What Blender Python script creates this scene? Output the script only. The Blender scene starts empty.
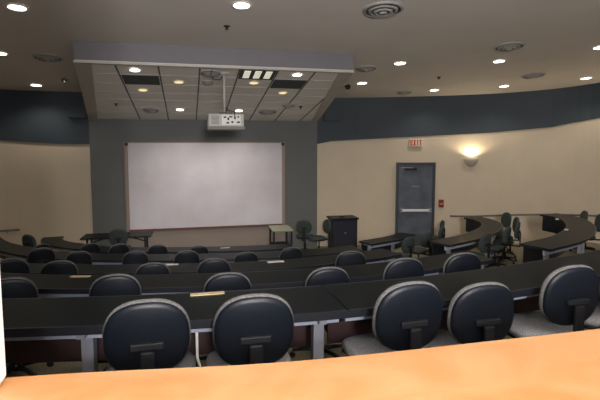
import bpy, bmesh, math, random
from mathutils import Vector, Matrix
random.seed(4)
C = bpy.context.scene.collection
PI = math.pi

# ------------------------------------------------------------------ materials
def mat(name, col, rough=0.6, metal=0.0, noise=0.0, nscale=20.0, col2=None, bump=0.0, bscale=80.0, spec=0.5, emit=None, estr=0.0):
    m = bpy.data.materials.new(name); m.use_nodes = True
    nt = m.node_tree; b = nt.nodes['Principled BSDF']
    b.inputs['Base Color'].default_value = (*col, 1)
    b.inputs['Roughness'].default_value = rough
    b.inputs['Metallic'].default_value = metal
    b.inputs['Specular IOR Level'].default_value = spec
    tc = nt.nodes.new('ShaderNodeTexCoord')
    if noise or col2:
        n = nt.nodes.new('ShaderNodeTexNoise'); n.inputs['Scale'].default_value = nscale; n.inputs['Detail'].default_value = 4
        nt.links.new(tc.outputs['Object'], n.inputs['Vector'])
        r = nt.nodes.new('ShaderNodeValToRGB')
        c2 = col2 or tuple(c * (1 - noise) for c in col)
        r.color_ramp.elements[0].position = 0.35; r.color_ramp.elements[0].color = (*c2, 1)
        r.color_ramp.elements[1].position = 0.65; r.color_ramp.elements[1].color = (*col, 1)
        nt.links.new(n.outputs['Fac'], r.inputs['Fac'])
        nt.links.new(r.outputs['Color'], b.inputs['Base Color'])
    if bump:
        n2 = nt.nodes.new('ShaderNodeTexNoise'); n2.inputs['Scale'].default_value = bscale
        nt.links.new(tc.outputs['Object'], n2.inputs['Vector'])
        bp = nt.nodes.new('ShaderNodeBump'); bp.inputs['Strength'].default_value = bump; bp.inputs['Distance'].default_value = 0.01
        nt.links.new(n2.outputs['Fac'], bp.inputs['Height']); nt.links.new(bp.outputs['Normal'], b.inputs['Normal'])
    if emit:
        b.inputs['Emission Color'].default_value = (*emit, 1); b.inputs['Emission Strength'].default_value = estr
    return m

M = {}
M['beige'] = mat('beige_paint', (0.64, 0.55, 0.425), 0.7, noise=0.05, nscale=1.5, bump=0.05)
M['grey_wall_mid'] = mat('neutral_grey_paint', (0.14, 0.15, 0.152), 0.6, noise=0.05, nscale=2)  # same grey as the side bands, stronger light mixed into the colour
M['grey_wall'] = mat('grey_blue_paint', (0.034, 0.050, 0.068), 0.6, noise=0.05, nscale=2)  # weaker, bluer light on the bands is put into this grey
M['tan_panel'] = mat('tan_panel', (0.28, 0.235, 0.20), 0.55, noise=0.05, nscale=2)
M['ceiling'] = mat('ceiling_plaster', (0.80, 0.75, 0.71), 0.8, noise=0.04, nscale=1.2, bump=0.05)
M['cloud_face'] = mat('soffit_grey_paint', (0.19, 0.18, 0.20), 0.6, noise=0.03, nscale=2)
M['tile'] = mat('ceiling_tile', (0.82, 0.80, 0.77), 0.85, noise=0.05, nscale=60)
M['tile_dark'] = mat('dark_ceiling_tile', (0.055, 0.065, 0.07), 0.8)
M['tbar'] = mat('grid_metal', (0.52, 0.49, 0.45), 0.5)
M['tgap'] = mat('grid_shadow_gap', (0.10, 0.10, 0.095), 0.7)
M['soffit_trim'] = mat('soffit_trim_paint', (0.46, 0.43, 0.40), 0.6)
M['carpet'] = mat('carpet', (0.30, 0.27, 0.19), 0.95, col2=(0.16, 0.145, 0.105), nscale=90, bump=0.6, bscale=200, spec=0.1)
M['laminate'] = mat('dark_green_grey_laminate', (0.0075, 0.0105, 0.0115), 0.38, noise=0.2, nscale=30, spec=0.1)
M['edge'] = mat('black_rubber_edge', (0.012, 0.014, 0.020), 0.35)
M['steel'] = mat('painted_grey_steel', (0.25, 0.26, 0.31), 0.4, noise=0.05)
M['rail_steel'] = mat('blue_grey_steel', (0.36, 0.40, 0.50), 0.4, noise=0.05)
M['maroon'] = mat('maroon_panel', (0.055, 0.026, 0.028), 0.6, noise=0.1, nscale=10)
M['fabric'] = mat('grey_blue_fabric', (0.52, 0.53, 0.57), 0.95, col2=(0.22, 0.23, 0.26), nscale=170, bump=0.4, bscale=220, spec=0.15)
M['fabric_back'] = mat('worn_grey_back_fabric', (0.17, 0.165, 0.16), 0.95, col2=(0.07, 0.072, 0.078), nscale=170, bump=0.4, bscale=220, spec=0.15)  # backrest fabric, darker than the seat fabric
M['fabric_d'] = mat('charcoal_green_fabric', (0.07, 0.09, 0.085), 0.95, col2=(0.035, 0.045, 0.045), nscale=140, bump=0.3, bscale=200, spec=0.15)
M['plastic'] = mat('black_plastic', (0.005, 0.0075, 0.013), 0.42, bump=0.15, bscale=250, spec=0.32)
M['plastic2'] = mat('black_gloss_plastic', (0.012, 0.013, 0.016), 0.55, spec=0.25)
M['chrome'] = mat('chrome', (0.6, 0.6, 0.6), 0.2, 1.0)
M['screen'] = mat('projection_screen', (0.70, 0.67, 0.74), 0.5, col2=(0.62, 0.59, 0.64), nscale=1.4, spec=0.3)
M['red_brown'] = mat('red_brown_wood', (0.13, 0.05, 0.035), 0.5)
M['tan_trim'] = mat('pink_tan_trim', (0.36, 0.26, 0.22), 0.5)
M['black'] = mat('matt_black', (0.01, 0.01, 0.012), 0.5)
M['door'] = mat('blue_grey_door_paint', (0.135, 0.155, 0.20), 0.28, noise=0.35, nscale=3, spec=0.6)
M['door_frame'] = mat('dark_door_frame', (0.05, 0.06, 0.07), 0.4)
M['sign'] = mat('sign_plate', (0.72, 0.62, 0.48), 0.5)
M['red'] = mat('red_letters', (0.55, 0.012, 0.01), 0.5)
M['red_box'] = mat('alarm_red', (0.28, 0.02, 0.02), 0.4)
M['white'] = mat('white_paint', (0.8, 0.8, 0.78), 0.5)
M['offwhite'] = mat('projector_plastic', (0.50, 0.50, 0.46), 0.45)
M['offwhite_d'] = mat('projector_grille', (0.22, 0.22, 0.21), 0.6)
M['lamp'] = mat('lamp_lens', (0.9, 0.88, 0.8), 0.4, emit=(1, 0.93, 0.80), estr=6)
M['lamp_y'] = mat('dim_lamp_lens', (0.8, 0.7, 0.4), 0.4, emit=(1, 0.72, 0.30), estr=0.9)
M['troffer'] = mat('fluorescent_cell', (0.8, 0.8, 0.7), 0.4, emit=(1, 0.95, 0.75), estr=0.42)
M['diffuser'] = mat('vent_metal', (0.42, 0.41, 0.40), 0.5)
M['diffuser_d'] = mat('vent_dark_gap', (0.10, 0.10, 0.10), 0.7)
M['wood'] = mat('honey_maple_counter', (0.37, 0.195, 0.088), 0.32, col2=(0.34, 0.145, 0.05), nscale=5, spec=0.5)
M['table_green'] = mat('pale_green_top', (0.33, 0.34, 0.26), 0.5)
M['navy'] = mat('navy_laminate', (0.014, 0.016, 0.030), 0.5, noise=0.1)
M['paper'] = mat('paper', (0.62, 0.60, 0.55), 0.8)
M['strip'] = mat('tan_wood_strip', (0.50, 0.40, 0.24), 0.6)
M['rail'] = mat('brown_rail_metal', (0.14, 0.12, 0.11), 0.4, 0.3)
M['sconce'] = mat('sconce_plaster', (0.55, 0.50, 0.42), 0.6)

def wood_grain():
    m = M['wood']; nt = m.node_tree
    n = [x for x in nt.nodes if x.type == 'TEX_NOISE'][0]
    mp = nt.nodes.new('ShaderNodeMapping'); mp.inputs['Scale'].default_value = (0.8, 1.6, 1)
    tc = [x for x in nt.nodes if x.type == 'TEX_COORD'][0]
    nt.links.new(tc.outputs['Object'], mp.inputs['Vector']); nt.links.new(mp.outputs['Vector'], n.inputs['Vector'])
    n.inputs['Distortion'].default_value = 1.2
wood_grain()

# ------------------------------------------------------------------ mesh helpers
def obj(name, bm, m, parent=None, smooth=False, bevel=0, loc=None):
    me = bpy.data.meshes.new(name)
    bmesh.ops.recalc_face_normals(bm, faces=bm.faces)
    if smooth:
        for f in bm.faces: f.smooth = True
    bm.to_mesh(me); bm.free()
    me.materials.append(M[m] if isinstance(m, str) else m)
    o = bpy.data.objects.new(name, me); C.objects.link(o)
    if parent: o.parent = parent
    if loc: o.location = loc
    if bevel:
        b = o.modifiers.new('bevel', 'BEVEL'); b.width = bevel; b.segments = 2; b.limit_method = 'ANGLE'
    return o
def tag(o, label=None, cat=None, group=None, kind=None):
    if label: o['label'] = label
    if cat: o['category'] = cat
    if group: o['group'] = group
    if kind: o['kind'] = kind
    return o
def thing(name, label, cat, loc=(0, 0, 0), rz=0, group=None):
    o = bpy.data.objects.new(name, None); C.objects.link(o); o.empty_display_size = 0.1
    o.location = loc; o.rotation_euler = (0, 0, rz)
    return tag(o, label, cat, group)
def box(bm, x0, x1, y0, y1, z0, z1, mx=None):
    vs = [bm.verts.new((x, y, z)) for z in (z0, z1) for x, y in ((x0, y0), (x1, y0), (x1, y1), (x0, y1))]
    for f in ((0, 1, 2, 3), (4, 5, 6, 7), (0, 1, 5, 4), (1, 2, 6, 5), (2, 3, 7, 6), (3, 0, 4, 7)):
        bm.faces.new([vs[i] for i in f])
    if mx is not None:
        for v in vs: v.co = mx @ v.co
    return bm
def bx(*a, mx=None): return box(bmesh.new(), *a, mx=mx)
def lathe(bm, prof, n=24, mx=None):
    rings = []
    for r, z in prof:
        if r < 1e-5: rings.append([bm.verts.new((0, 0, z))])
        else: rings.append([bm.verts.new((r * math.cos(2 * PI * i / n), r * math.sin(2 * PI * i / n), z)) for i in range(n)])
    for a, b in zip(rings, rings[1:]):
        for i in range(n):
            j = (i + 1) % n
            if len(a) == 1 and len(b) == 1: continue
            if len(a) == 1: bm.faces.new((a[0], b[i], b[j]))
            elif len(b) == 1: bm.faces.new((a[i], a[j], b[0]))
            else: bm.faces.new((a[i], a[j], b[j], b[i]))
    if mx is not None:
        for r in rings:
            for v in r: v.co = mx @ v.co
    return bm
def tube(bm, pts, r, n=8):
    pts = [Vector(p) for p in pts]; rings = []
    for i, p in enumerate(pts):
        t = (pts[min(i + 1, len(pts) - 1)] - pts[max(i - 1, 0)]).normalized()
        a = t.cross(Vector((0, 0, 1)))
        if a.length < 1e-3: a = t.cross(Vector((1, 0, 0)))
        a.normalize(); b = t.cross(a)
        rr = r[i] if isinstance(r, (list, tuple)) else r
        rings.append([bm.verts.new(p + a * rr * math.cos(2 * PI * k / n) + b * rr * math.sin(2 * PI * k / n)) for k in range(n)])
    for u, v in zip(rings, rings[1:]):
        for k in range(n): bm.faces.new((u[k], u[(k + 1) % n], v[(k + 1) % n], v[k]))
    bm.faces.new(rings[0]); bm.faces.new(rings[-1])
    return bm
def prism(bm, poly, z0, z1):
    f0 = z0 if callable(z0) else (lambda x, y: z0); f1 = z1 if callable(z1) else (lambda x, y: z1)
    a = [bm.verts.new((x, y, f0(x, y))) for x, y in poly]; b = [bm.verts.new((x, y, f1(x, y))) for x, y in poly]
    n = len(poly)
    bm.faces.new(a); bm.faces.new(b)
    for i in range(n): bm.faces.new((a[i], a[(i + 1) % n], b[(i + 1) % n], b[i]))
    return bm
def spline(P, step=0.12):
    P = [Vector(p) for p in P]; out = []
    Q = [P[0] * 2 - P[1]] + P + [P[-1] * 2 - P[-2]]
    for i in range(1, len(Q) - 2):
        a, b, c, d = Q[i - 1:i + 3]; n = max(2, int((c - b).length / step))
        for k in range(n):
            t = k / n
            out.append(0.5 * ((2 * b) + (c - a) * t + (2 * a - 5 * b + 4 * c - d) * t * t + (3 * b - a - 3 * c + d) * t ** 3))
    out.append(P[-1])
    return out
def normals2(P):
    N = []
    for i in range(len(P)):
        t = P[min(i + 1, len(P) - 1)] - P[max(i - 1, 0)]
        t = Vector((t[0], t[1])).normalized(); N.append(Vector((-t[1], t[0])))   # to the left of travel
    return N
def off(P, d):
    return [Vector((p[0], p[1])) + n * d for p, n in zip(P, normals2(P))]
def sweep(bm, P, a, b, z0, z1):
    """strip between offsets a and b of the curve, z0..z1 (numbers or functions of index)"""
    N = normals2(P); rows = []
    for i, (p, n) in enumerate(zip(P, N)):
        zz0 = z0[i] if isinstance(z0, list) else z0; zz1 = z1[i] if isinstance(z1, list) else z1
        p = Vector((p[0], p[1])); A = p + n * a; B = p + n * b
        rows.append([bm.verts.new((A.x, A.y, zz0)), bm.verts.new((B.x, B.y, zz0)), bm.verts.new((B.x, B.y, zz1)), bm.verts.new((A.x, A.y, zz1))])
    for u, v in zip(rows, rows[1:]):
        for k in range(4): bm.faces.new((u[k], u[(k + 1) % 4], v[(k + 1) % 4], v[k]))
    bm.faces.new(rows[0]); bm.faces.new(rows[-1])
    return bm
def pad(bm, w, h, t, n=2.6, taper=0.0, bow=0.0, N=36, mp=None, top=0.0):
    """a cushion: superellipse outline w x h (x,z), thickness t (y from -t/2 to t/2), edges rounded"""
    prof = [(0, -0.5), (0.55, -0.5), (0.86, -0.47), (0.96, -0.36), (1, -0.12), (1, 0.12), (0.96, 0.36), (0.86, 0.47), (0.55, 0.5), (0, 0.5)]
    rings = []
    for s, d in prof:
        if s == 0: ring = [(0, d * t, 0)]
        else:
            ring = []
            for k in range(N):
                a = 2 * PI * k / N; c, q = math.cos(a), math.sin(a)
                x = abs(c) ** (2 / n) * math.copysign(1, c) * w / 2 * s
                z = abs(q) ** (2 / n) * math.copysign(1, q) * h / 2 * s
                x *= 1 + taper * (z / (h / 2))
                ring.append((x, d * t, z))
        vs = []
        for x, y, z in ring:
            y += bow * (x / (w / 2)) ** 2
            v = Vector((x, y, z))
            if mp: v = mp(v)
            vs.append(bm.verts.new(v))
        rings.append(vs)
    for a, b in zip(rings, rings[1:]):
        for i in range(N):
            j = (i + 1) % N
            if len(a) == 1: bm.faces.new((a[0], b[i], b[j]))
            elif len(b) == 1: bm.faces.new((a[i], a[j], b[0]))
            else: bm.faces.new((a[i], a[j], b[j], b[i]))
    return bm
def copy_tree(o, parent=None):
    c = o.copy(); C.objects.link(c)
    if parent: c.parent = parent
    for ch in list(KIDS.get(o.name, [])): copy_tree2(ch, c)
    return c
KIDS = {}
def copy_tree2(o, parent):
    c = o.copy(); C.objects.link(c); c.parent = parent
    for ch in KIDS.get(o.name, []): copy_tree2(ch, c)
def index_kids(root):
    L = [o for o in bpy.data.objects if o.parent == root]
    KIDS[root.name] = L
    for o in L: index_kids(o)

# ------------------------------------------------------------------ room shell
CEIL = lambda x, y: 5.477 - 0.093 * y
wall_pts = [(-7.6, -3.5), (-7.6, 6.0), (-7.2, 9.3), (-6.5, 11.2), (-5.5, 12.3), (-4.37, 12.85), (-2.42, 13.0)]
wl = spline([Vector(p) for p in wall_pts], 0.3)
wr_pts = [(3.61, 13.0), (4.8, 12.85), (5.94, 12.58), (7.4, 12.2), (8.64, 11.7), (9.69, 11.0), (10.4, 9.95), (10.75, 8.4), (10.85, 6.0), (10.85, -3.5)]
wr = spline([Vector(p) for p in wr_pts], 0.3)
def split_z(p):
    x, y = p[0], p[1]
    if x < 3.7: return 2.97 if x > -3 else 2.97 + min(0.5, (-3 - x) * 0.07)
    pts = [(3.6, 3.03), (5.94, 3.16), (8.4, 3.29), (9.69, 3.43), (10.35, 3.64), (11, 3.9)]
    for (a, za), (b, zb) in zip(pts, pts[1:]):
        if a <= x <= b: return za + (zb - za) * (x - a) / (b - a)
    return 3.9
def wall(name, P, mname, zf0, zf1, d0, d1):
    o = obj(name, sweep(bmesh.new(), P, d0, d1, [zf0(p) for p in P], [zf1(p) for p in P]), mname)
    return tag(o, kind='structure')
wall('wall_left', wl, 'beige', lambda p: -0.05, lambda p: split_z(p) + 0.02, 0.0, 0.15)
wall('wall_right', wr, 'beige', lambda p: -0.05, lambda p: split_z(p) + 0.02, 0.0, 0.15)
wall('trim_1', wl, 'grey_wall', split_z, lambda p: CEIL(*p) + 0.05, -0.04, 0.15)
wall('trim_2', wr, 'grey_wall', split_z, lambda p: CEIL(*p) + 0.05, -0.04, 0.15)
tag(obj('wall_front', bx(-2.42, 3.61, 12.96, 13.15, -0.05, 4.35), 'grey_wall_mid'), kind='structure')
tag(obj('wall_back', bx(-7.6, 10.85, 0.42, 0.56, -0.05, 2.555), 'beige'), kind='structure')
def outline():
    return [(p[0], p[1]) for p in wl] + [(p[0], p[1]) for p in wr]
tag(obj('ceiling', prism(bmesh.new(), outline(), CEIL, lambda x, y: CEIL(x, y) + 0.1), 'ceiling'), kind='structure')
tag(obj('floor', prism(bmesh.new(), outline(), -0.12, 0.0), 'carpet'), kind='structure')
# tan wall panel behind the screen and its brown edge trim
tag(obj('trim_3', bx(-1.60, 2.67, 12.935, 12.96, 0.0, 3.03), 'tan_panel'), kind='structure')

# tiers: each is a slab outside its step curve
FL = [1.35, 1.02, 0.69, 0.35, 0.0]
step = {
 1: [(-7.55, 7.2), (-6, 6.2), (-4.2, 4.7), (-2.7, 3.85), (-1.5, 3.42), (-.55, 3.24), (.6, 3.14), (1.5, 3.16), (2.3, 3.27), (3.1, 3.45), (4.5, 3.8), (6.4, 4.4), (8.2, 5.5), (9.5, 6.1), (10.82, 6.4)],
 2: [(-7.3, 9.2), (-6, 8.4), (-4, 6.7), (-2.1, 5.48), (-1.15, 5.12), (.4, 4.83), (1.4, 4.8), (2.3, 4.9), (3.1, 5.08), (5.3, 5.05), (6.9, 5.65), (8.3, 6.7), (9.2, 7.15), (10.8, 6.9)],
 3: [(-6.9, 10.4), (-5.5, 9.2), (-3.9, 7.9), (-2.6, 7.25), (-1.55, 6.87), (.2, 6.5), (1.3, 6.46), (2.2, 6.6), (3, 6.78), (4.9, 6.5), (5.9, 6.75), (6.7, 7.25), (7.35, 7.95), (7.72, 8.6), (7.95, 9.15), (8.4, 9.4), (8.95, 9.2), (9.3, 8.6), (9.8, 7.9), (10.78, 7.4)],
 4: [(-6.0, 11.8), (-4.2, 11.2), (-3.2, 10.1), (-2.6, 9.5), (-1.9, 9.1), (-.9, 8.75), (.3, 8.5), (1.5, 8.39), (2.7, 8.5), (4.5, 8.55), (5.35, 8.9), (6.1, 9.45), (6.7, 9.95), (6.85, 10.4), (7.1, 11.0), (7.6, 11.15), (8.3, 10.7), (8.9, 9.9), (9.4, 9.1), (9.9, 8.3), (10.76, 7.9)],
}
for n in range(1, 5):
    c = [(p[0], p[1]) for p in spline([Vector(p) for p in step[n]], 0.25)]
    xr, yr = c[-1]; xl, yl = c[0]
    right = [(p[0], p[1]) for p in wr if p[1] < yr - 0.02 and p[0] > xr - 0.5]
    left = [(p[0], p[1]) for p in wl if p[1] < yl - 0.02]
    poly = c + right + left
    tag(obj('floor_tier', prism(bmesh.new(), poly, FL[n], FL[n - 1]), 'carpet'), kind='structure').name = 'floor_tier_%d' % n

# ------------------------------------------------------------------ sloped acoustic ceiling panel
CZ = lambda x, y: 3.615 + 0.168 * (12.96 - y)
cl = thing('ceiling_canopy', 'large sloping tiled ceiling canopy with grey front face above the screen', 'ceiling canopy', (0.65, 10.7, CZ(0, 10.7)))
def W(o):      # part given in world coordinates, under a root that is only translated
    o.location = -Vector(o.parent.location); return o
fx0, fx1, bx0, bx1, yf, yb = -1.79, 3.09, -2.42, 3.60, 8.57, 12.955
quad = [(fx0, yf), (fx1, yf), (bx1, yb), (bx0, yb)]
W(obj('housing', prism(bmesh.new(), quad, lambda x, y: CZ(x, y) + 0.02, lambda x, y: CEIL(x, y) - 0.002), 'cloud_face', cl))
W(obj('tile_field', prism(bmesh.new(), quad, lambda x, y: CZ(x, y) + 0.001, lambda x, y: CZ(x, y) + 0.0199), 'tile', cl))
def edgex(y, side):
    t = (y - yf) / (yb - yf)
    return (fx0 + (bx0 - fx0) * t + 0.27 - 0.05 * t) if side < 0 else (fx1 + (bx1 - fx1) * t - 0.27 + 0.1 * t)
for s in (-1, 1):
    poly = [(fx0, yf), (edgex(yf, -1), yf), (edgex(yb, -1), yb), (bx0, yb)] if s < 0 else [(edgex(yf, 1), yf), (fx1, yf), (bx1, yb), (edgex(yb, 1), yb)]
    W(obj('side_border', prism(bmesh.new(), poly, lambda x, y: CZ(x, y) - 0.03, lambda x, y: CZ(x, y) + 0.001), 'soffit_trim', cl))
W(obj('front_lip', prism(bmesh.new(), [(fx0 - 0.01, yf - 0.012), (fx1 + 0.01, yf - 0.012), (fx1, yf + 0.04), (fx0, yf + 0.04)], lambda x, y: CZ(x, y) - 0.03, lambda x, y: CZ(x, y) + 0.008), 'tbar', cl))
g = bmesh.new()
for k in range(1, 8):
    y = 8.6 + 0.6 * k
    prism(g, [(edgex(y, -1), y - 0.012), (edgex(y, 1), y - 0.012), (edgex(y, 1), y + 0.012), (edgex(y, -1), y + 0.012)], lambda x, y: CZ(x, y) - 0.006, lambda x, y: CZ(x, y) + 0.002)
W(obj('cross_bars', g, 'tbar', cl))
g = bmesh.new()
for k in range(-1, 6):
    x = 0.25 + 0.71 * (k - 1)
    ya = yf + 0.05; 
    # rails stop at the side borders
    for yy in [yf + 0.05 + 0.1 * i for i in range(43)]:
        if edgex(yy, -1) < x < edgex(yy, 1):
            ya = yy; break
    prism(g, [(x - 0.014, ya), (x + 0.014, ya), (x + 0.014, yb - 0.02), (x - 0.014, yb - 0.02)], lambda x, y: CZ(x, y) - 0.008, lambda x, y: CZ(x, y) + 0.002)
W(obj('long_rails', g, 'tgap', cl))
for x0 in (-1.17 + 0.03, 0.25 + 1.42 + 0.03):
    W(obj('dark_tile', prism(bmesh.new(), [(x0, 9.22), (x0 + 0.65, 9.22), (x0 + 0.65, 9.78), (x0, 9.78)], lambda x, y: CZ(x, y) - 0.012, lambda x, y: CZ(x, y) + 0.001), 'tile_dark', cl))
# fluorescent fixture: dark frame and three lit cells
tr = thing('fluorescent_fixture', 'dark louvred fluorescent fixture with three pale cells in the sloping canopy', 'ceiling light', (1.31, 8.95, CZ(1.31, 8.95)))
W(obj('frame', prism(bmesh.new(), [(0.98, 8.64), (1.64, 8.64), (1.64, 9.2), (0.98, 9.2)], lambda x, y: CZ(x, y) - 0.02, lambda x, y: CZ(x, y)), 'tile_dark', tr))
for k in range(3):
    x0 = 1.05 + 0.2 * k
    W(obj('lit_cell', prism(bmesh.new(), [(x0, 8.7), (x0 + 0.12, 8.7), (x0 + 0.12, 9.12), (x0, 9.12)], lambda x, y: CZ(x, y) - 0.026, lambda x, y: CZ(x, y) - 0.019), 'troffer', tr))

# ------------------------------------------------------------------ downlights and vents
tilt_c = math.atan(0.168); tilt_m = math.atan(0.093)
def downlight(x, y, cloud, bright, label, pw=None):
    z = (CZ if cloud else CEIL)(x, y) - 0.004
    t = thing('recessed_downlight', label, 'ceiling light', (x, y, z), 0, 'recessed downlights')
    t.rotation_euler = (-(tilt_c if cloud else tilt_m), 0, 0)
    r = 0.095 if cloud else 0.12
    obj('trim_ring', lathe(bmesh.new(), [(r, 0), (r * 1.18, -0.002), (r * 1.18, -0.008), (r, -0.014), (r * 0.9, -0.006), (r, 0)], 28), 'white', t, True)
    obj('lens', lathe(bmesh.new(), [(0, -0.006), (r * 0.92, -0.006), (r * 0.92, 0), (0, 0)], 28), 'lamp' if bright else 'lamp_y', t)
    if bright:
        l = bpy.data.lights.new('downlight_beam', 'SPOT'); l.energy = pw or 42; l.color = (1, 0.90, 0.77); l.spot_size = 2.3; l.spot_blend = 0.8; l.shadow_soft_size = 0.08
        lo = bpy.data.objects.new('downlight_beam', l); C.objects.link(lo); lo.location = (x, y, z - 0.06)
for x, y, lab in [(-2.17, 7.17, 'bright round downlight in the far top left corner of the photo'),
                  (0.76, 6.57, 'bright round downlight at the top, in front of the canopy'),
                  (-3.2, 9.52, 'bright round downlight cut by the left edge of the photo'),
                  (-3.38, 12.2, 'bright round downlight near the left front wall, left of the canopy'),
                  (4.28, 9.07, 'bright round downlight just right of the canopy, between two vents'),
                  (6.43, 11.51, 'bright round downlight nearest above the exit door'),
                  (6.26, 8.61, 'bright round downlight below the middle right ceiling vent'),
                  (8.03, 10.8, 'bright round downlight close to the wall above the uplight sconce'),
                  (9.48, 9.69, 'bright round downlight close to the wall at the right edge'),
                  (7.55, 7.43, 'large bright downlight cut by the right edge of the photo'),
                  (4.18, 10.96, 'bright round downlight beside the right back corner of the canopy')]:
    downlight(x, y, False, True, lab)
for x, y, b, lab in [(-0.87, 8.92, 1, 'bright downlight at the left front of the sloping canopy'),
                     (-0.13, 9.56, 0, 'dim yellow downlight right of the left dark tile'),
                     (-0.85, 10.18, 0, 'dim yellow downlight behind the left dark tile'),
                     (-0.15, 11.82, 1, 'bright downlight at the back left of the canopy'),
                     (2.07, 8.88, 1, 'bright downlight at the right front of the canopy'),
                     (1.32, 9.47, 0, 'dim yellow downlight under the fluorescent fixture'),
                     (2.04, 10.13, 0, 'dim yellow downlight behind the right dark tile'),
                     (1.27, 11.83, 1, 'bright downlight at the back of the canopy right of the projector pole')]:
    downlight(x, y, True, b, lab, 60)
def vent(x, y, cloud, r, label, kind='air_vent'):
    z = (CZ if cloud else CEIL)(x, y) - 0.002
    t = thing(kind, label, 'ceiling vent', (x, y, z), 0, 'round ceiling vents')
    t.rotation_euler = (-(tilt_c if cloud else tilt_m), 0, 0)
    obj('backing', lathe(bmesh.new(), [(0, 0), (r * 0.98, 0), (r * 0.98, -0.006), (0, -0.006)], 32), 'diffuser_d', t)
    for k, f in enumerate((1.0, 0.72, 0.46)):
        obj('ring', lathe(bmesh.new(), [(r * f, 0), (r * f, -0.01 - 0.02 * k), (r * (f - 0.15), -0.035 - 0.014 * k), (r * (f - 0.15), -0.028 - 0.014 * k), (r * f - 0.012, 0)], 32), 'diffuser', t, True)
    obj('centre_cap', lathe(bmesh.new(), [(0, -0.07), (r * 0.2, -0.066), (r * 0.22, -0.02), (0, -0.006)], 24), 'diffuser', t, True)
vent(2.73, 6.37, False, 0.29, 'largest round air vent, at the top of the photo')
vent(5.76, 7.65, False, 0.27, 'round air vent above two downlights in the right part of the ceiling')
vent(7.9, 9.6, False, 0.26, 'round air vent between two downlights near the right wall')
vent(-2.46, 9.67, False, 0.26, 'round air vent left of the canopy')
vent(3.73, 9.56, False, 0.23, 'round air vent touching the right side of the canopy')
vent(5.73, 11.87, False, 0.2, 'small round air vent close to the wall above the door')
vent(-0.82, 11.87, True, 0.2, 'small round vent in the back left of the canopy tiles')
vent(2.01, 11.88, True, 0.24, 'round vent in the back right of the canopy tiles')
vent(2.4, 11.2, True, 0.16, 'small vent beside the smoke sensor in the right of the canopy')
vent(0.45, 8.95, True, 0.2, 'round vent left of the projector pole')
vent(0.42, 9.5, True, 0.11, 'small round ceiling speaker left of the projector pole', 'ceiling_speaker')
for x, y, cloud, lab in [(0.63, 7.44, 0, 'tiny dark sprinkler head in front of the canopy'), (5.76, 10.11, 0, 'tiny dark sprinkler head right of the canopy'),
                         (-1.53, 11.36, 1, 'tiny dark sprinkler head in the left tiles of the canopy'), (2.73, 11.32, 1, 'tiny dark sprinkler head in the right tiles of the canopy')]:
    z = (CZ if cloud else CEIL)(x, y)
    o = obj('sprinkler_head', lathe(bmesh.new(), [(0, 0.004), (0.05, 0.0), (0.05, -0.012), (0.018, -0.018), (0.018, -0.045), (0.03, -0.05), (0, -0.055)], 16), 'black', None, True, loc=(x, y, z))
    tag(o, lab, 'sprinkler', 'sprinkler heads')
# adjustable spotlights on both sides of the canopy
for x, y, s, lab in [(-2.42, 10.9, -1, 'small chrome swivel spotlight on the left side of the canopy'), (3.63, 10.6, 1, 'small dark swivel spotlight on the right side of the canopy')]:
    z = 4.33
    t = thing('swivel_spotlight', lab, 'spotlight', (x, y, z))
    obj('bracket', tube(bmesh.new(), [(-s * 0.1, 0, 0.03), (0, 0, 0.03), (s * 0.03, 0, 0)], 0.014), 'offwhite', t, True)
    m = Matrix.Translation((s * 0.04, 0, -0.01)) @ Matrix.Rotation(1.9, 4, 'X')
    obj('lamp_head', lathe(bmesh.new(), [(0, -0.08), (0.04, -0.07), (0.05, 0.02), (0.065, 0.07), (0.055, 0.07), (0.03, 0.01), (0, 0.0)], 20, m), 'chrome' if s < 0 else 'black', t, True)

# ------------------------------------------------------------------ projector
px, py = 0.70, 8.95
pz = 3.24
t = thing('ceiling_projector', 'off white projector hanging from the canopy on a pole', 'projector', (px, py, pz), 0.0)
obj('body', bx(-0.32, 0.32, -0.30, 0.25, 0.05, 0.29), 'offwhite', t, bevel=0.02)
obj('lower_lip', bx(-0.335, 0.335, -0.32, 0.25, 0.0, 0.06), 'offwhite_d', t, bevel=0.012)
v = bmesh.new()
for k in range(7): box(v, -0.27, -0.13, -0.308, -0.299, 0.10 + 0.023 * k, 0.113 + 0.023 * k)
obj('vent_grille', v, 'offwhite_d', t)
pp = obj('connector_panel', bx(-0.08, 0.26, -0.306, -0.299, 0.085, 0.265), 'white', t)
for x, z, w, h in [(-0.05, 0.21, 0.05, 0.03), (0.02, 0.17, 0.03, 0.05), (0.05, 0.22, 0.06, 0.025), (0.09, 0.12, 0.035, 0.035), (0.14, 0.19, 0.03, 0.05), (0.19, 0.12, 0.055, 0.03), (0.0, 0.11, 0.05, 0.03), (0.2, 0.215, 0.03, 0.03)]:
    obj('port', bx(x, x + w, -0.312, -0.305, z, z + h), 'black', pp)
obj('lens', lathe(bmesh.new(), [(0, 0), (0.07, 0), (0.075, 0.06), (0.06, 0.06), (0, 0.04)], 24, Matrix.Translation((0.1, 0.25, 0.17)) @ Matrix.Rotation(-PI / 2, 4, 'X')), 'black', t, True)
obj('mounting_plate', bx(-0.11, 0.13, -0.12, 0.1, 0.29, 0.32), 'black', t, bevel=0.006)
ztop = CZ(px, py) - pz
obj('pole', lathe(bmesh.new(), [(0, 0.31), (0.026, 0.31), (0.026, ztop), (0, ztop)], 16, Matrix.Translation((-0.01, 0, 0))), 'offwhite', t, True)
obj('ceiling_flange', lathe(bmesh.new(), [(0, ztop - 0.03), (0.09, ztop - 0.02), (0.1, ztop + 0.005), (0, ztop + 0.005)], 24, Matrix.Translation((-0.01, 0, 0))), 'offwhite', t, True)
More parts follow.
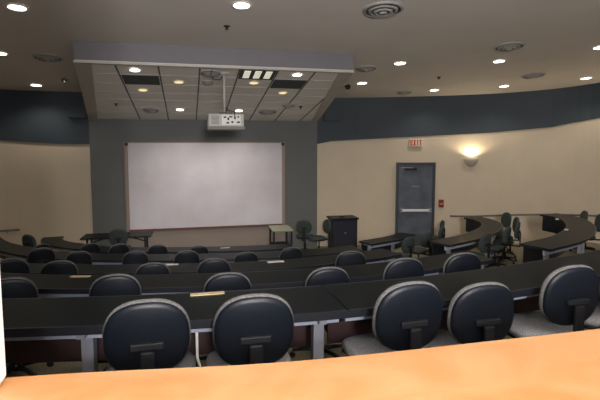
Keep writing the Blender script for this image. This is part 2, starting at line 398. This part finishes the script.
obj('cable', tube(bmesh.new(), [(-0.24, -0.25, ztop + 0.02), (-0.26, -0.22, ztop - 0.07), (-0.2, -0.15, ztop - 0.14), (-0.1, -0.06, ztop - 0.13), (-0.03, -0.02, ztop - 0.05)], 0.008), 'black', t, True)
obj('cable', tube(bmesh.new(), [(0.02, -0.03, 0.42), (0.06, -0.08, 0.36), (0.12, -0.2, 0.335), (0.15, -0.31, 0.31), (0.15, -0.32, 0.24)], 0.008), 'black', t, True)

l = bpy.data.lights.new('projector_beam', 'SPOT'); l.energy = 45; l.color = (0.93, 0.9, 1.0); l.spot_size = 1.0; l.spot_blend = 0.7; l.shadow_soft_size = 0.05
lo = bpy.data.objects.new('projector_beam', l); C.objects.link(lo); lo.location = (px + 0.1, py + 0.36, pz + 0.17)
lo.rotation_euler = (Vector((0.53, 12.9, 0.6)) - Vector(lo.location)).to_track_quat('-Z', 'Y').to_euler()
# ------------------------------------------------------------------ screen
t = thing('projection_screen', 'wide pale lilac projection screen on the front wall', 'screen', (0.535, 12.90, 0.71))
obj('screen_surface', bx(-2.035, 2.035, -0.005, 0.02, 0.02, 2.29), 'screen', t)
obj('bottom_bar', bx(-2.05, 2.05, -0.02, 0.03, -0.035, 0.02), 'red_brown', t, bevel=0.005)
obj('side_trim', bx(-2.10, -2.045, -0.01, 0.03, 0.0, 2.27), 'tan_trim', t)
obj('side_trim', bx(2.045, 2.10, -0.01, 0.03, 0.0, 2.27), 'tan_trim', t)
for s in (-1, 1):
    obj('roller_cap', bx(s * 2.06 - 0.04, s * 2.06 + 0.04, -0.05, 0.03, 2.22, 2.30), 'black', t, bevel=0.006)

# ------------------------------------------------------------------ wall fittings
def on_wall(x, y, label, cat, name, tx, ty):
    """Empty on the right hand wall; local x runs along the wall, local -y points into the room"""
    return thing(name, label, cat, (x, y, 0), math.atan2(ty, tx))
# door 1
d = thing('door_1', None, None, (6.42, 12.45, 0), math.atan2(-0.24, 1.0)); d['kind'] = 'structure'
f = bmesh.new(); box(f, -0.56, -0.49, -0.09, 0.03, 0.0, 2.44); box(f, 0.49, 0.56, -0.09, 0.03, 0.0, 2.44); box(f, -0.49, 0.49, -0.09, 0.03, 2.37, 2.44)
obj('door_frame', f, 'door_frame', d)
obj('door_panel', bx(-0.49, 0.49, -0.06, -0.01, 0.01, 2.37), 'door', d, bevel=0.004)
obj('crash_bar', bx(-0.40, 0.44, -0.13, -0.09, 1.02, 1.09), 'white', d, bevel=0.01)
obj('bar_bracket', bx(-0.44, -0.38, -0.13, -0.06, 0.99, 1.12), 'steel', d, bevel=0.005)
obj('bar_bracket', bx(0.38, 0.46, -0.13, -0.06, 0.99, 1.12), 'steel', d, bevel=0.005)
obj('door_closer', bx(-0.32, 0.02, -0.12, -0.06, 2.22, 2.30), 'black', d, bevel=0.008)
obj('closer_arm', bx(-0.44, -0.1, -0.14, -0.12, 2.28, 2.31), 'steel', d)
obj('notice', bx(-0.10, 0.10, -0.063, -0.0605, 1.735, 1.765), 'tan_trim', d)
# exit sign
s = on_wall(6.40, 12.43, 'small exit sign with red letters above the blue grey door', 'exit sign', 'exit_sign', 1, -0.24)
obj('plate', bx(-0.19, 0.19, -0.05, 0.0, 2.90, 3.12), 'sign', s, bevel=0.006)
def glyph(ch, x, z, w, h, st, y0, y1):
    b = bmesh.new()
    if ch in 'E':
        box(b, x, x + st, y0, y1, z, z + h)
        for zz in (z, z + h / 2 - st / 2, z + h - st): box(b, x + st, x + w, y0, y1, zz, zz + st)
    if ch == 'I': box(b, x + w / 2 - st / 2, x + w / 2 + st / 2, y0, y1, z, z + h)
    if ch == 'T':
        box(b, x, x + w, y0, y1, z + h - st, z + h); box(b, x + w / 2 - st / 2, x + w / 2 + st / 2, y0, y1, z, z + h - st)
    if ch == 'X':
        for sg in (1, -1):
            L = math.hypot(w - st, h); a = math.atan2(h, (w - st) * sg)
            m = Matrix.Translation((x + w / 2, 0, z + h / 2)) @ Matrix.Rotation(-a, 4, 'Y')
            box(b, -L / 2, L / 2, y0, y1, -st / 2, st / 2, mx=m)
    return b
for i, chh in enumerate('EXIT'):
    o = obj('letter', glyph(chh, -0.165 + 0.085 * i, 2.935, 0.07, 0.15, 0.026, -0.056, -0.050), 'red', s)
# fire alarm pull
s = on_wall(7.16, 12.27, 'small red fire alarm call box beside the door', 'fire alarm', 'fire_alarm_box', 1, -0.27)
obj('housing', bx(-0.07, 0.07, -0.06, 0.0, 1.14, 1.36), 'red_box', s, bevel=0.008)
obj('pull_lever', bx(-0.045, 0.045, -0.075, -0.06, 1.21, 1.26), 'tan_trim', s, bevel=0.004)
# sconces
def sconce(x, y, tx, ty, z, label, e):
    s = thing('wall_sconce', label, 'wall light', (x, y, z), math.atan2(ty, tx))
    b = bmesh.new(); N = 20; prof = [(0.02, -0.24), (0.09, -0.21), (0.16, -0.14), (0.20, -0.06), (0.215, 0.0), (0.20, 0.0), (0.18, -0.06), (0.13, -0.13), (0.03, -0.19)]
    rr = []
    for r, zz in prof: rr.append([b.verts.new((r * math.cos(PI + PI * i / N), r * 0.8 * math.sin(PI + PI * i / N), zz)) for i in range(N + 1)])
    for u, v in zip(rr, rr[1:]):
        for i in range(N): b.faces.new((u[i], u[i + 1], v[i + 1], v[i]))
    obj('bowl', b, 'sconce', s, True)
    obj('back_plate', bx(-0.1, 0.1, -0.02, 0.0, -0.2, -0.02), 'sconce', s)
    obj('bulb', lathe(bmesh.new(), [(0, -0.08), (0.035, -0.05), (0.035, 0.0), (0, 0.02)], 12, Matrix.Translation((0, -0.08, -0.03))), 'lamp', s, True)
    l = bpy.data.lights.new('sconce_lamp', 'SPOT'); l.energy = e; l.color = (1, 0.80, 0.52); l.shadow_soft_size = 0.05; l.spot_size = 2.7; l.spot_blend = 0.5
    lo = bpy.data.objects.new('sconce_lamp', l); C.objects.link(lo)
    n = Vector((ty, -tx)).normalized()
    lo.location = (x + n.x * 0.13, y + n.y * 0.13, z + 0.03); lo.rotation_euler = (PI, 0, 0)
sconce(7.92, 12.0, 1, -0.36, 2.56, 'half bowl uplight sconce glowing on the beige wall', 26)
sconce(10.62, 9.05, 0.22, -1, 2.9, 'half bowl uplight sconce further along the right wall', 18)
for x, y, tx, ty, z, e in [(-7.5, 7.0, -0.02, 1, 3.3, 80), (-7.5, 2.5, -0.02, 1, 3.3, 60), (10.75, 4.6, 0, -1, 3.3, 12), (10.75, 1.2, 0, -1, 3.3, 25)]:  # four unseen sconces added to throw more light on the ceiling
    sconce(x, y, tx, ty, z, 'half bowl uplight sconce on the side wall outside the photo, %s' % {7.0: 'front left', 2.5: 'back left', 4.6: 'front right', 1.2: 'back right'}[y], e)
for x, y, tx, ty, lab in [(-2.66, 12.94, 1, 0.07, 'left'), (4.0, 12.91, 1, -0.1, 'right')]:
    s = thing('wall_speaker', 'flat grey speaker box on the dark wall band just %s of the canopy' % lab, 'speaker', (x, y, 3.62), math.atan2(ty, tx))
    obj('cabinet', bx(-0.22, 0.22, -0.12, -0.0, 0, 0.32), 'grey_wall', s, bevel=0.01)
    obj('grille', bx(-0.20, 0.20, -0.13, -0.12, 0.02, 0.30), 'grey_wall', s)
# handrails
def rail(P, label, brk):
    r = thing('wall_handrail', label, 'handrail', P[0])
    L = [Vector(p) - Vector(P[0]) for p in P]
    obj('rail', tube(bmesh.new(), L, 0.026, 10), 'rail', r, True)
    for i in brk:
        p = L[i]; a = Vector(P[i]); 
        d3 = Vector(P[min(i + 1, len(P) - 1)]) - Vector(P[max(i - 1, 0)]); nrm = Vector((-d3.y, d3.x, 0)).normalized()
        obj('bracket', tube(bmesh.new(), [p, p + Vector((0, 0, -0.07)) + nrm * 0.03, p + Vector((0, 0, -0.08)) + nrm * 0.09], 0.012, 6), 'steel', r, True)
rp = off(wr, -0.10)
rp = [p for p in rp if p.x > 7.35 and p.y > 3]
LL = [0]
for a, b in zip(rp, rp[1:]): LL.append(LL[-1] + (b - a).length)
P3 = [(p.x, p.y, 0.89 + max(0, l - 0.6) * 0.072) for p, l in zip(rp, LL)]
rail(P3, 'long brown handrail along the curved right wall', [1, 5, 9, 13, 17, 22])
lp = [p for p in off(wl, -0.10) if 9 < p.y and p.x < -3.95]
P4 = [(p.x, p.y, 0.86) for p in lp]
rail(P4[::-1] if False else P4, 'short handrail ending on the left front wall', [len(P4) - 2, len(P4) - 6])

# ------------------------------------------------------------------ curved tables
TOP = 0.75
def table(near, w, fl, label, leg_at, pm='maroon', group='curved seminar tables', panel=True, raw=False, rail_in=0.10):
    P = spline([Vector(p) for p in near], 0.06)
    mid = P[len(P) // 2]
    t = thing('curved_table', label, 'table', (mid.x, mid.y, fl), 0, group)
    def pt(name, bm, m, par=None, bevel=0):
        o = obj(name, bm, m, par or t, bevel=bevel)
        if not par: o.location = (-mid.x, -mid.y, 0)
        return o
    pt('tabletop', sweep(bmesh.new(), P, 0.012, w - 0.012, TOP - 0.035, TOP), 'laminate')
    e = bmesh.new(); sweep(e, P, 0.0, 0.014, TOP - 0.042, TOP + 0.001); sweep(e, P, w - 0.014, w, TOP - 0.042, TOP + 0.001)
    A = off(P, 0.0); B = off(P, w)
    for a, b, s in ((A[0], B[0], -1), (A[-1], B[-1], 1)):
        dd = Vector((b.x - a.x, b.y - a.y)).normalized(); q = Vector((dd.y, -dd.x)) * 0.012 * s
        prism(e, [(a.x, a.y), (b.x, b.y), (b.x + q.x, b.y + q.y), (a.x + q.x, a.y + q.y)], TOP - 0.042, TOP + 0.001)
    pt('edge_band', e, 'edge')
    d0 = (P[1] - P[0]).normalized() * 0.015; d1 = (P[-2] - P[-1]).normalized() * 0.015
    Pi = [P[0] + d0] + P[1:-1] + [P[-1] + d1]
    pt('support_rail', sweep(bmesh.new(), Pi, rail_in, rail_in + 0.03, TOP - (0.10 if fl > 1.3 else 0.125), TOP - 0.036), 'rail_steel')
    if panel: pt('modesty_panel', sweep(bmesh.new(), Pi, w - 0.07, w - 0.05, TOP - 0.36, TOP - 0.036), pm)
    N = normals2(P)
    cum = [0]
    for a, b in zip(P, P[1:]): cum.append(cum[-1] + (b - a).length)
    for s in leg_at:
        dist = s * cum[-1]; i = min(range(len(P)), key=lambda k: abs(cum[k] - dist))
        p = Vector((P[i].x, P[i].y)); n = N[i]; a = math.atan2(n.y, n.x)
        m = Matrix.Translation((p.x, p.y, 0)) @ Matrix.Rotation(a, 4, 'Z')
        lg = pt('leg', bx(0.13, 0.19, -0.03, 0.03, 0.03, TOP - 0.036, mx=m), 'steel')
        o = obj('foot', bx(0.02, w - 0.05, -0.03, 0.03, 0.0, 0.035, mx=m), 'steel', lg, bevel=0.006)
        o = obj('cross_arm', bx(0.04, w - 0.07, -0.02, 0.02, TOP - 0.08, TOP - 0.037, mx=m), 'steel', lg)
    return t
r1 = [(-2.6, 3.0), (-1.6, 2.63), (-.62, 2.44), (.07, 2.37), (.6, 2.335), (.825, 2.336)]
r1b = [(.835, 2.336), (1.44, 2.36), (2.21, 2.46), (3.2, 2.68), (3.9, 2.9)]
table(r1, 0.47, FL[0], 'dark curved table in the nearest row, left of the joint', (0.15, 0.605, 0.97))
table(r1b, 0.47, FL[0], 'dark curved table in the nearest row, right of the joint', (0.35, 0.7, 0.95))
table([(-3.2, 5.2), (-2.4, 4.76), (-1.36, 4.33), (-.5, 4.12), (.4, 4.0), (1.4, 3.97), (2.2, 4.06), (3.12, 4.28)], 0.42, FL[1], 'long dark curved table of the second row from the camera', (0.05, 0.25, 0.42, 0.6, 0.78, 0.97))
table([(-4.2, 7.7), (-3, 6.75), (-1.93, 6.17), (-.82, 5.88), (.12, 5.73), (.6, 5.67), (1.36, 5.66), (2.37, 5.83), (2.9, 6.0)], 0.42, FL[2], 'long dark curved table of the third row from the camera', (0.05, 0.25, 0.42, 0.6, 0.78, 0.97))
table([(-4.35, 10.8), (-3.75, 9.75), (-3.1, 9.05), (-2.33, 8.45), (-1.1, 7.98), (.17, 7.7), (1.47, 7.59), (2.4, 7.63), (3.0, 7.72)], 0.44, FL[3], 'long dark curved table of the fourth row from the camera', (0.05, 0.22, 0.4, 0.57, 0.78, 0.97))
table([(-3.40, 12.2), (-3.32, 11.75), (-3.05, 11.3), (-2.6, 10.9), (-2.14, 10.55), (-1.7, 10.28), (-.4, 9.95), (1.04, 9.74), (1.62, 9.70), (2.2, 9.72)], 0.45, FL[4], 'dark curved table of the front row, bending round at its left end', (0.04, 0.2, 0.4, 0.6, 0.8, 0.97))
table([(4.74, 7.76), (5.75, 8.22), (6.63, 8.86), (7.15, 9.48), (7.36, 10.1), (7.33, 10.66)], 0.46, FL[3], 'dark curved side table between the door and the right hand aisle, lit brown', (0.04, 0.35, 0.68, 0.96), 'edge')
table([(5.2, 5.78), (6.2, 6.2), (7.11, 6.86), (7.74, 7.6), (8.02, 8.2), (8.0, 8.75)], 0.48, FL[2], 'large dark curved side table nearest the right edge of the photo', (0.04, 0.35, 0.68, 0.96), 'edge')
table([(3.98, 9.69), (4.7, 9.98), (5.15, 10.25), (5.45, 10.5)], 0.42, FL[4], 'dark side table just in front of the door', (0.05, 0.5, 0.95), 'edge')

# ------------------------------------------------------------------ office chairs
def make_chair(fab):
    t = thing('office_chair', 'x', 'chair', (0, 0, 0))
    ff = M[fab]
    sm = Matrix.Rotation(PI / 2, 4, 'X')
    def seatmap(v): return Vector((v.x, v.z + 0.04, 0.45 - v.y * 1.0 + 0.02 * (v.z / 0.22 if v.z < 0 else 0) * 0 - 0.03 * max(0, v.z / 0.22) ** 3))
    obj('seat', pad(bmesh.new(), 0.46, 0.43, 0.07, 3.0, 0.02, 0, 32, seatmap), ff, t, True)
    def sm2(v): return Vector((v.x, v.z + 0.04, 0.41 - v.y))
    obj('seat_pan', pad(bmesh.new(), 0.43, 0.40, 0.035, 3.0, 0, 0, 28, sm2), 'plastic', t, True)
    def bmap(v, dy=0): 
        z = v.z
        return Vector((v.x, v.y - 0.215 - 0.05 * (z / 0.18) * 0.35 + 0.025 * (1 - (v.x / 0.2) ** 2) * -1 , z + 0.745))
    obj('backrest', pad(bmesh.new(), 0.40, 0.375, 0.05, 2.45, -0.02, 0.0, 40, bmap), M['fabric_back'] if fab == 'fabric' else ff, t, True)
    def shmap(v):
        q = bmap(v); q.y -= 0.022; q.z -= 0.004; return q
    obj('back_shell', pad(bmesh.new(), 0.388, 0.363, 0.036, 2.45, -0.02, 0.0, 40, shmap), 'plastic' if fab == 'fabric' else 'fabric_d', t, True)
    b = bmesh.new()
    box(b, -0.032, 0.032, -0.315, -0.29, 0.44, 0.70); box(b, -0.032, 0.032, -0.30, -0.02, 0.375, 0.40); box(b, -0.032, 0.032, -0.315, -0.29, 0.375, 0.45)
    br = obj('back_bracket', b, 'plastic2', t, bevel=0.008)
    obj('bracket_plate', bx(-0.075, 0.075, -0.30, -0.275, 0.70, 0.735), 'plastic2', br, bevel=0.006)
    obj('gas_column', lathe(bmesh.new(), [(0.028, 0.1), (0.028, 0.24), (0.016, 0.24), (0.016, 0.385), (0.05, 0.385), (0.05, 0.40), (0, 0.40)], 14), 'plastic', t, True)
    obj('lever', tube(bmesh.new(), [(0.03, 0.0, 0.385), (0.2, 0.02, 0.38), (0.25, 0.03, 0.385)], 0.007, 6), 'plastic2', t, True)
    obj('hub', lathe(bmesh.new(), [(0, 0.07), (0.045, 0.07), (0.05, 0.11), (0.03, 0.13), (0, 0.13)], 14), 'plastic', t, True)
    for k in range(5):
        a = 2 * PI * k / 5 + 0.3
        lg = obj('base_leg', tube(bmesh.new(), [(0.03 * math.cos(a), 0.03 * math.sin(a), 0.10), (0.15 * math.cos(a), 0.15 * math.sin(a), 0.09), (0.265 * math.cos(a), 0.265 * math.sin(a), 0.068)], [0.024, 0.02, 0.014], 8), 'plastic', t, True)
        m = Matrix.Translation((0.265 * math.cos(a), 0.265 * math.sin(a), 0.0272)) @ Matrix.Rotation(a + 0.6, 4, 'Z') @ Matrix.Rotation(PI / 2, 4, 'X')
        obj('caster', lathe(bmesh.new(), [(0, -0.022), (0.022, -0.022), (0.027, -0.012), (0.027, 0.012), (0.022, 0.022), (0, 0.022)], 12, m), 'black', lg, True)
    return t
protoA = make_chair('fabric'); index_kids(protoA)
protoB = make_chair('fabric_d'); index_kids(protoB)
used = {'A': False, 'B': False}
LIFTED = ('seat', 'seat_pan', 'backrest', 'back_shell', 'back_bracket', 'lever')
def chair(x, y, yaw, fl, lift, label, group, kind='A'):
    """x, y: where the backrest stands; yaw: facing direction measured from +Y, anticlockwise"""
    proto = protoA if kind == 'A' else protoB
    if used[kind]: c = copy_tree(proto)
    else: c = proto; used[kind] = True
    fx, fy = -math.sin(yaw), math.cos(yaw)
    c.location = (x + fx * 0.23, y + fy * 0.23, fl); c.rotation_euler = (0, 0, yaw)
    c['label'] = label; c['group'] = group
    todo.append((c, lift)); return c
todo = []
G1, G2, G3, G4, G5, G6, G7 = ('chairs at the nearest table row', 'chairs at the second table row', 'chairs at the third table row', 'chairs at the fourth table row', 'chairs at the front table row', 'chairs at the right side tables', 'loose chairs on the presentation floor')
A = [(-0.20, 2.25, 0.03, 0.0, 'black-backed office chair in the nearest row, left one of the large pair'),
     (0.30, 2.21, -0.02, 0.0, 'black-backed office chair in the nearest row, right one of the large pair'),
     (1.11, 2.19, 0.05, 0.01, 'office chair in the nearest row, its grey seat showing left of the back'),
     (1.575, 2.235, -0.02, -0.04, 'office chair in the nearest row, between the two chairs whose grey seats show'),
     (2.22, 2.30, 0.0, 0.0, 'office chair in the nearest row, at the right with a wide blue grey seat'),
     (2.78, 2.42, 0.0, 0.0, 'office chair in the nearest row, cut off by the right edge of the photo')]
for x, y, a, l, s in A: chair(x, y, a, FL[0], l, s, G1)
chair(-0.95, 2.02, -0.35, FL[0], -0.08, 'low dark office chair in the nearest row, cut off by the left edge', G1)
B = [(-1.39, 4.06, 0.25, 0.0, 'office chair in the second row, cut off by the white post at the left'),
     (-0.59, 3.97, 0.08, 0.0, 'office chair in the second row, beside the tan strip on its table'),
     (0.30, 3.81, 0.0, 0.0, 'office chair in the second row, seen between the two large nearest backs'),
     (1.15, 3.78, -0.03, 0.0, 'office chair in the second row, just left of the joint in the nearest table'),
     (1.93, 3.92, -0.06, 0.0, 'office chair in the second row, left of the brown lit table stretch'),
     (2.60, 4.02, -0.06, -0.01, 'office chair in the second row, rightmost, in front of the brown lit table stretch')]
for x, y, a, l, s in B: chair(x, y, a, FL[1], l, s, G2)
Cc = [(-2.03, 6.0, 0.3, 0.05, 'office chair back in the third row, leftmost by the photo edge'),
      (-1.47, 5.83, 0.2, 0.035, 'office chair back in the third row, second from the left edge'),
      (-0.42, 5.62, 0.08, 0.0, 'office chair back in the third row, low and left of the centre'),
      (0.28, 5.5, 0.0, 0.04, 'office chair back in the third row, right of the centre left one'),
      (2.0, 5.57, -0.15, 0.02, 'office chair back in the third row, rightmost, before the navy cabinet')]
for x, y, a, l, s in Cc: chair(x, y, a, FL[2], l, s, G3)
D = [(-2.30, 8.14, 0.35, 0.06, 'office chair back in the fourth row, leftmost, below the curved table end'),
     (-1.72, 7.98, 0.25, 0.01, 'office chair back in the fourth row, second from the left'),
     (-0.83, 7.7, 0.1, 0.03, 'office chair back in the fourth row, below the presentation chair'),
     (-0.04, 7.5, 0.05, 0.04, 'office chair back in the fourth row, below the left half of the screen'),
     (0.88, 7.36, 0.0, 0.0, 'office chair back in the fourth row, below the right half of the screen'),
     (1.62, 7.37, 0.0, 0.035, 'office chair back in the fourth row, below the small pale topped table')]
for x, y, a, l, s in D: chair(x, y, a, FL[3], l, s, G4)
E_ = [(-3.0, 10.62, 0.75, -0.02, 'small far chair back left of the curved front table end'),
      (-1.96, 10.12, 0.4, 0.05, 'front row chair back, leftmost under the black folding table'),
      (-1.38, 9.94, 0.3, 0.05, 'front row chair back, right in front of the presentation chair'),
      (-0.62, 9.75, 0.1, 0.03, 'front row chair back below the lower left screen corner'),
      (0.19, 9.6, 0.05, 0.0, 'front row chair back below the middle of the screen')]
for x, y, a, l, s in E_: chair(x, y, a, FL[4], l, s, G5)
# side sections
S = [(4.74, 9.44, 0, 0.35, 0.0, 'office chair at the door side table, nearest the aisle'),
     (5.43, 9.86, 0, 0.5, 0.0, 'office chair at the door side table, second from the aisle'),
     (6.13, 10.46, 0, 0.8, 0.0, 'office chair at the door side table, right below the fire alarm box'),
     (6.62, 11.25, 0, 1.2, 0.0, 'far office chair at the door side table, behind the others under the fire alarm box'),
     (5.52, 7.80, 3, 0.45, 0.0, 'chair seen edge-on at the brown side table, nearest the aisle'),
     (6.42, 8.36, 3, 0.65, 0.0, 'tall chair seen edge-on at the brown side table, left of a thin pair'),
     (7.02, 8.82, 3, 0.8, 0.0, 'thin edge-on chair at the brown side table, right one of the pair'),
     (7.42, 9.37, 3, 1.1, 0.0, 'thin edge-on chair at the brown side table, left one of the pair'),
     (7.68, 10.05, 3, 1.45, 0.0, 'farthest chair at the brown side table, against the handrail'),
     (8.34, 8.0, 2, 1.0, -0.10, 'chair behind the large side table, cut off by the right edge'),
     (8.55, 8.60, 2, 1.05, -0.12, 'chair behind the far end of the large side table, left of the edge one')]
for x, y, tr_, a, l, s in S:
    chair(x, y, a, FL[{0: 4, 3: 3, 2: 2}[tr_]], l, s, G6, 'B')
chair(-3.55, 11.7, -0.6, 0, 0.0, 'office chair left of the curved front table end, turned side-on', G7, 'B')
chair(-1.53, 10.98, 0.05, 0, 0.17, 'dark green chair in front of the black folding table', G7, 'B')
chair(3.0, 12.05, -0.35, 0, 0.02, 'dark green chair beside the small pale topped table', G7, 'B')
chair(3.62, 12.0, PI / 2 + 0.15, 0, 0.02, 'side-on office chair left of the navy cabinet, facing left', G7, 'B')
for c, lift in todo:
    if abs(lift) < 1e-6: continue
    for o in list(c.children) if False else [x for x in bpy.data.objects if x.parent == c]:
        base = o.name.split('.')[0]
        if base in LIFTED: o.location.z = lift
        if base == 'gas_column': o.scale.z = (0.40 + lift) / 0.40

# ------------------------------------------------------------------ presentation area furniture
t = thing('folding_table', 'long black folding table under the left corner of the screen', 'table', (-1.70, 12.15, 0), -0.02)
obj('tabletop', bx(-0.8, 0.8, -0.3, 0.3, 0.715, 0.75), 'laminate', t, bevel=0.005)
obj('edge_band', bx(-0.805, 0.805, -0.305, -0.298, 0.712, 0.751), 'edge', t)
for s in (-1, 1):
    b = bmesh.new(); box(b, s * 0.66 - 0.02, s * 0.66 + 0.02, -0.26, -0.22, 0.0, 0.715); box(b, s * 0.66 - 0.02, s * 0.66 + 0.02, 0.22, 0.26, 0.0, 0.715); box(b, s * 0.66 - 0.015, s * 0.66 + 0.015, -0.22, 0.22, 0.1, 0.13)
    lg = obj('leg', b, 'plastic', t)
    obj('brace', tube(bmesh.new(), [(s * 0.66, 0, 0.56), (s * 0.2, 0, 0.71)], 0.015, 6), 'plastic', lg)
t = thing('side_table', 'small table with pale green top under the right corner of the screen', 'table', (2.37, 12.15, 0), -0.03)
obj('tabletop', bx(-0.26, 0.28, -0.38, 0.42, 0.715, 0.75), 'table_green', t, bevel=0.005)
for sx in (-0.22, 0.24):
    for sy in (-0.34, 0.38): obj('leg', bx(sx - 0.02, sx + 0.02, sy - 0.02, sy + 0.02, 0, 0.715), 'plastic', t)
obj('lower_shelf', bx(-0.24, 0.26, -0.34, 0.38, 0.28, 0.30), 'laminate', t)
t = thing('equipment_cabinet', 'upright navy cabinet with a small lock against the beige wall', 'cabinet', (4.18, 12.35, 0), -0.02)
obj('body', bx(-0.35, 0.35, -0.25, 0.25, 0.04, 0.90), 'navy', t, bevel=0.006)
obj('plinth', bx(-0.33, 0.33, -0.23, 0.23, 0.0, 0.04), 'black', t)
obj('top', bx(-0.385, 0.385, -0.28, 0.27, 0.90, 0.95), 'plastic', t, bevel=0.008)
dr = obj('door', bx(-0.335, 0.335, -0.268, -0.25, 0.06, 0.885), 'navy', t, bevel=0.004)
obj('lock', bx(-0.02, 0.02, -0.276, -0.268, 0.52, 0.56), 'steel', dr)
tag(obj('small_microphone_base', bx(-0.06, 0.06, -0.04, 0.04, 0, 0.03), 'black', None, bevel=0.01, loc=(4.15, 12.3, 0.95)), 'small dark box lying on the navy cabinet', 'box')

# papers and small items lying on the tables
def sheet(x, y, z, a, label, w=0.2, d=0.1, m='paper', name='paper_sheet', cat='paper'):
    o = obj(name, bx(-w / 2, w / 2, -d / 2, d / 2, 0, 0.004), m, None, loc=(x, y, z)); o.rotation_euler = (0, 0, a)
    return tag(o, label, cat)
sheet(0.10, 2.79, FL[0] + TOP + 0.002, 0.0, 'tan strip lying on the nearest table between the two largest chair backs', 0.20, 0.045, 'strip', 'wooden_strip', 'strip')
sheet(-0.98, 4.60, FL[1] + TOP + 0.002, -0.2, 'tan strip lying on the second table left of a chair back', 0.18, 0.045, 'strip', 'wooden_strip', 'strip')
sheet(1.10, 5.98, FL[2] + TOP + 0.002, 0.0, 'pale sheet of paper on the third table below the small pale table', 0.22, 0.08)
sheet(-0.22, 6.15, FL[2] + TOP + 0.002, -0.1, 'pale sheet of paper on the third table left of a chair back', 0.16, 0.06)
sheet(0.75, 10.05, FL[4] + TOP + 0.002, 0.0, 'pale sheet of paper on the front table', 0.2, 0.06)
sheet(6.62, 7.02, FL[2] + TOP + 0.002, 0.7, 'small pale paper on the large right side table, nearer one', 0.16, 0.06)
sheet(7.35, 8.05, FL[2] + TOP + 0.002, 0.9, 'small pale paper on the large right side table, farther one', 0.14, 0.06)
# white cable hanging by the nearest table
o = obj('white_cable', tube(bmesh.new(), [(0.02, 2.42, FL[0] + 0.42), (0.06, 2.40, FL[0] + 0.39), (0.07, 2.38, FL[0] + 0.34), (0.12, 2.37, FL[0] + 0.33), (0.06, 2.42, FL[0] + 0.40), (0.03, 2.50, FL[0] + 0.5), (0.03, 2.52, FL[0] + 0.72)], 0.008, 8), 'white', None, True)
tag(o, 'loose white cable hanging beside the largest left chair back', 'cable')

# ------------------------------------------------------------------ counter and post in front of the camera
far = spline([Vector(p) for p in [(-1.6, 1.02), (-.9, .92), (-.31, .872), (-.12, .852), (.08, .825), (.27, .812), (.57, .81), (.9, .812), (1.5, .84), (2.4, .9)]], 0.06)
poly = [(p.x, p.y) for p in far] + [(2.4, 0.25), (-1.6, 0.25)]
ct = thing('wooden_counter', 'honey coloured wooden counter top across the bottom of the photo', 'counter', (0, 0.5, 2.56))
o = obj('worktop', prism(bmesh.new(), poly, 2.56, 2.60), 'wood', ct, bevel=0.004); o.location = (0, -0.5, -2.56)
po = obj('window_post', bx(-0.62, -0.302, 0.80, 0.86, 2.602, 5.35), 'white', None, bevel=0.012)
tag(po, 'bright white post standing on the counter at the left edge', 'post')

tag(obj('wall_booth', bx(-7.6, -0.63, 0.42, 0.56, 2.56, 5.5), 'beige'), kind='structure')  # unseen wall put in to keep light off the left side
tag(obj('wall_booth_right', bx(3.2, 10.85, 0.42, 0.56, 2.56, 5.5), 'beige'), kind='structure')  # unseen wall put in to darken the right part of the ceiling
# added globe lamp behind the camera, out of view, to brighten the hall
t = thing('pendant_globe_lamp', 'white globe lamp hanging in the booth behind the counter', 'lamp', (0.2, -2.2, 3.65))
obj('globe', lathe(bmesh.new(), [(0, -0.2), (0.12, -0.16), (0.19, -0.06), (0.19, 0.06), (0.12, 0.16), (0, 0.2)], 24), 'troffer', t, True).visible_shadow = True
obj('cord', tube(bmesh.new(), [(0, 0, 0.2), (0, 0, 2.3)], 0.008), 'black', t)
l = bpy.data.lights.new('booth_lamp', 'POINT'); l.energy = 2700; l.color = (1, 0.965, 0.94); l.shadow_soft_size = 0.3
lo = bpy.data.objects.new('booth_lamp', l); C.objects.link(lo); lo.location = (0.2, -2.2, 3.65)
t['category'] = 'lamp'
# ------------------------------------------------------------------ light, world, camera
w = bpy.data.worlds.new('World'); bpy.context.scene.world = w; w.use_nodes = True
w.node_tree.nodes['Background'].inputs[0].default_value = (0.97, 0.96, 1.0, 1); w.node_tree.nodes['Background'].inputs[1].default_value = 1.2
l = bpy.data.lights.new('flash', 'POINT'); l.energy = 15; l.color = (1, 0.95, 0.88); l.shadow_soft_size = 0.03
lo = bpy.data.objects.new('flash', l); C.objects.link(lo); lo.location = (-0.06, 0.02, 3.12)

cam = bpy.data.cameras.new('camera'); co = bpy.data.objects.new('camera', cam); C.objects.link(co)
cam.sensor_fit = 'HORIZONTAL'; cam.sensor_width = 36; cam.lens = 36 * 470 / 600; cam.clip_start = 0.05
pitch = math.atan(42 / 470); yaw = 0.235
co.location = (0, 0, 3.0); co.rotation_euler = (PI / 2 - pitch, 0, -yaw)
cam.shift_y = -15 / 600
bpy.context.scene.camera = co
vs = bpy.context.scene.view_settings
vs.view_transform = 'Standard'; vs.look = 'None'; vs.exposure = 0.15; vs.gamma = 1.0; vs.use_curve_mapping = False
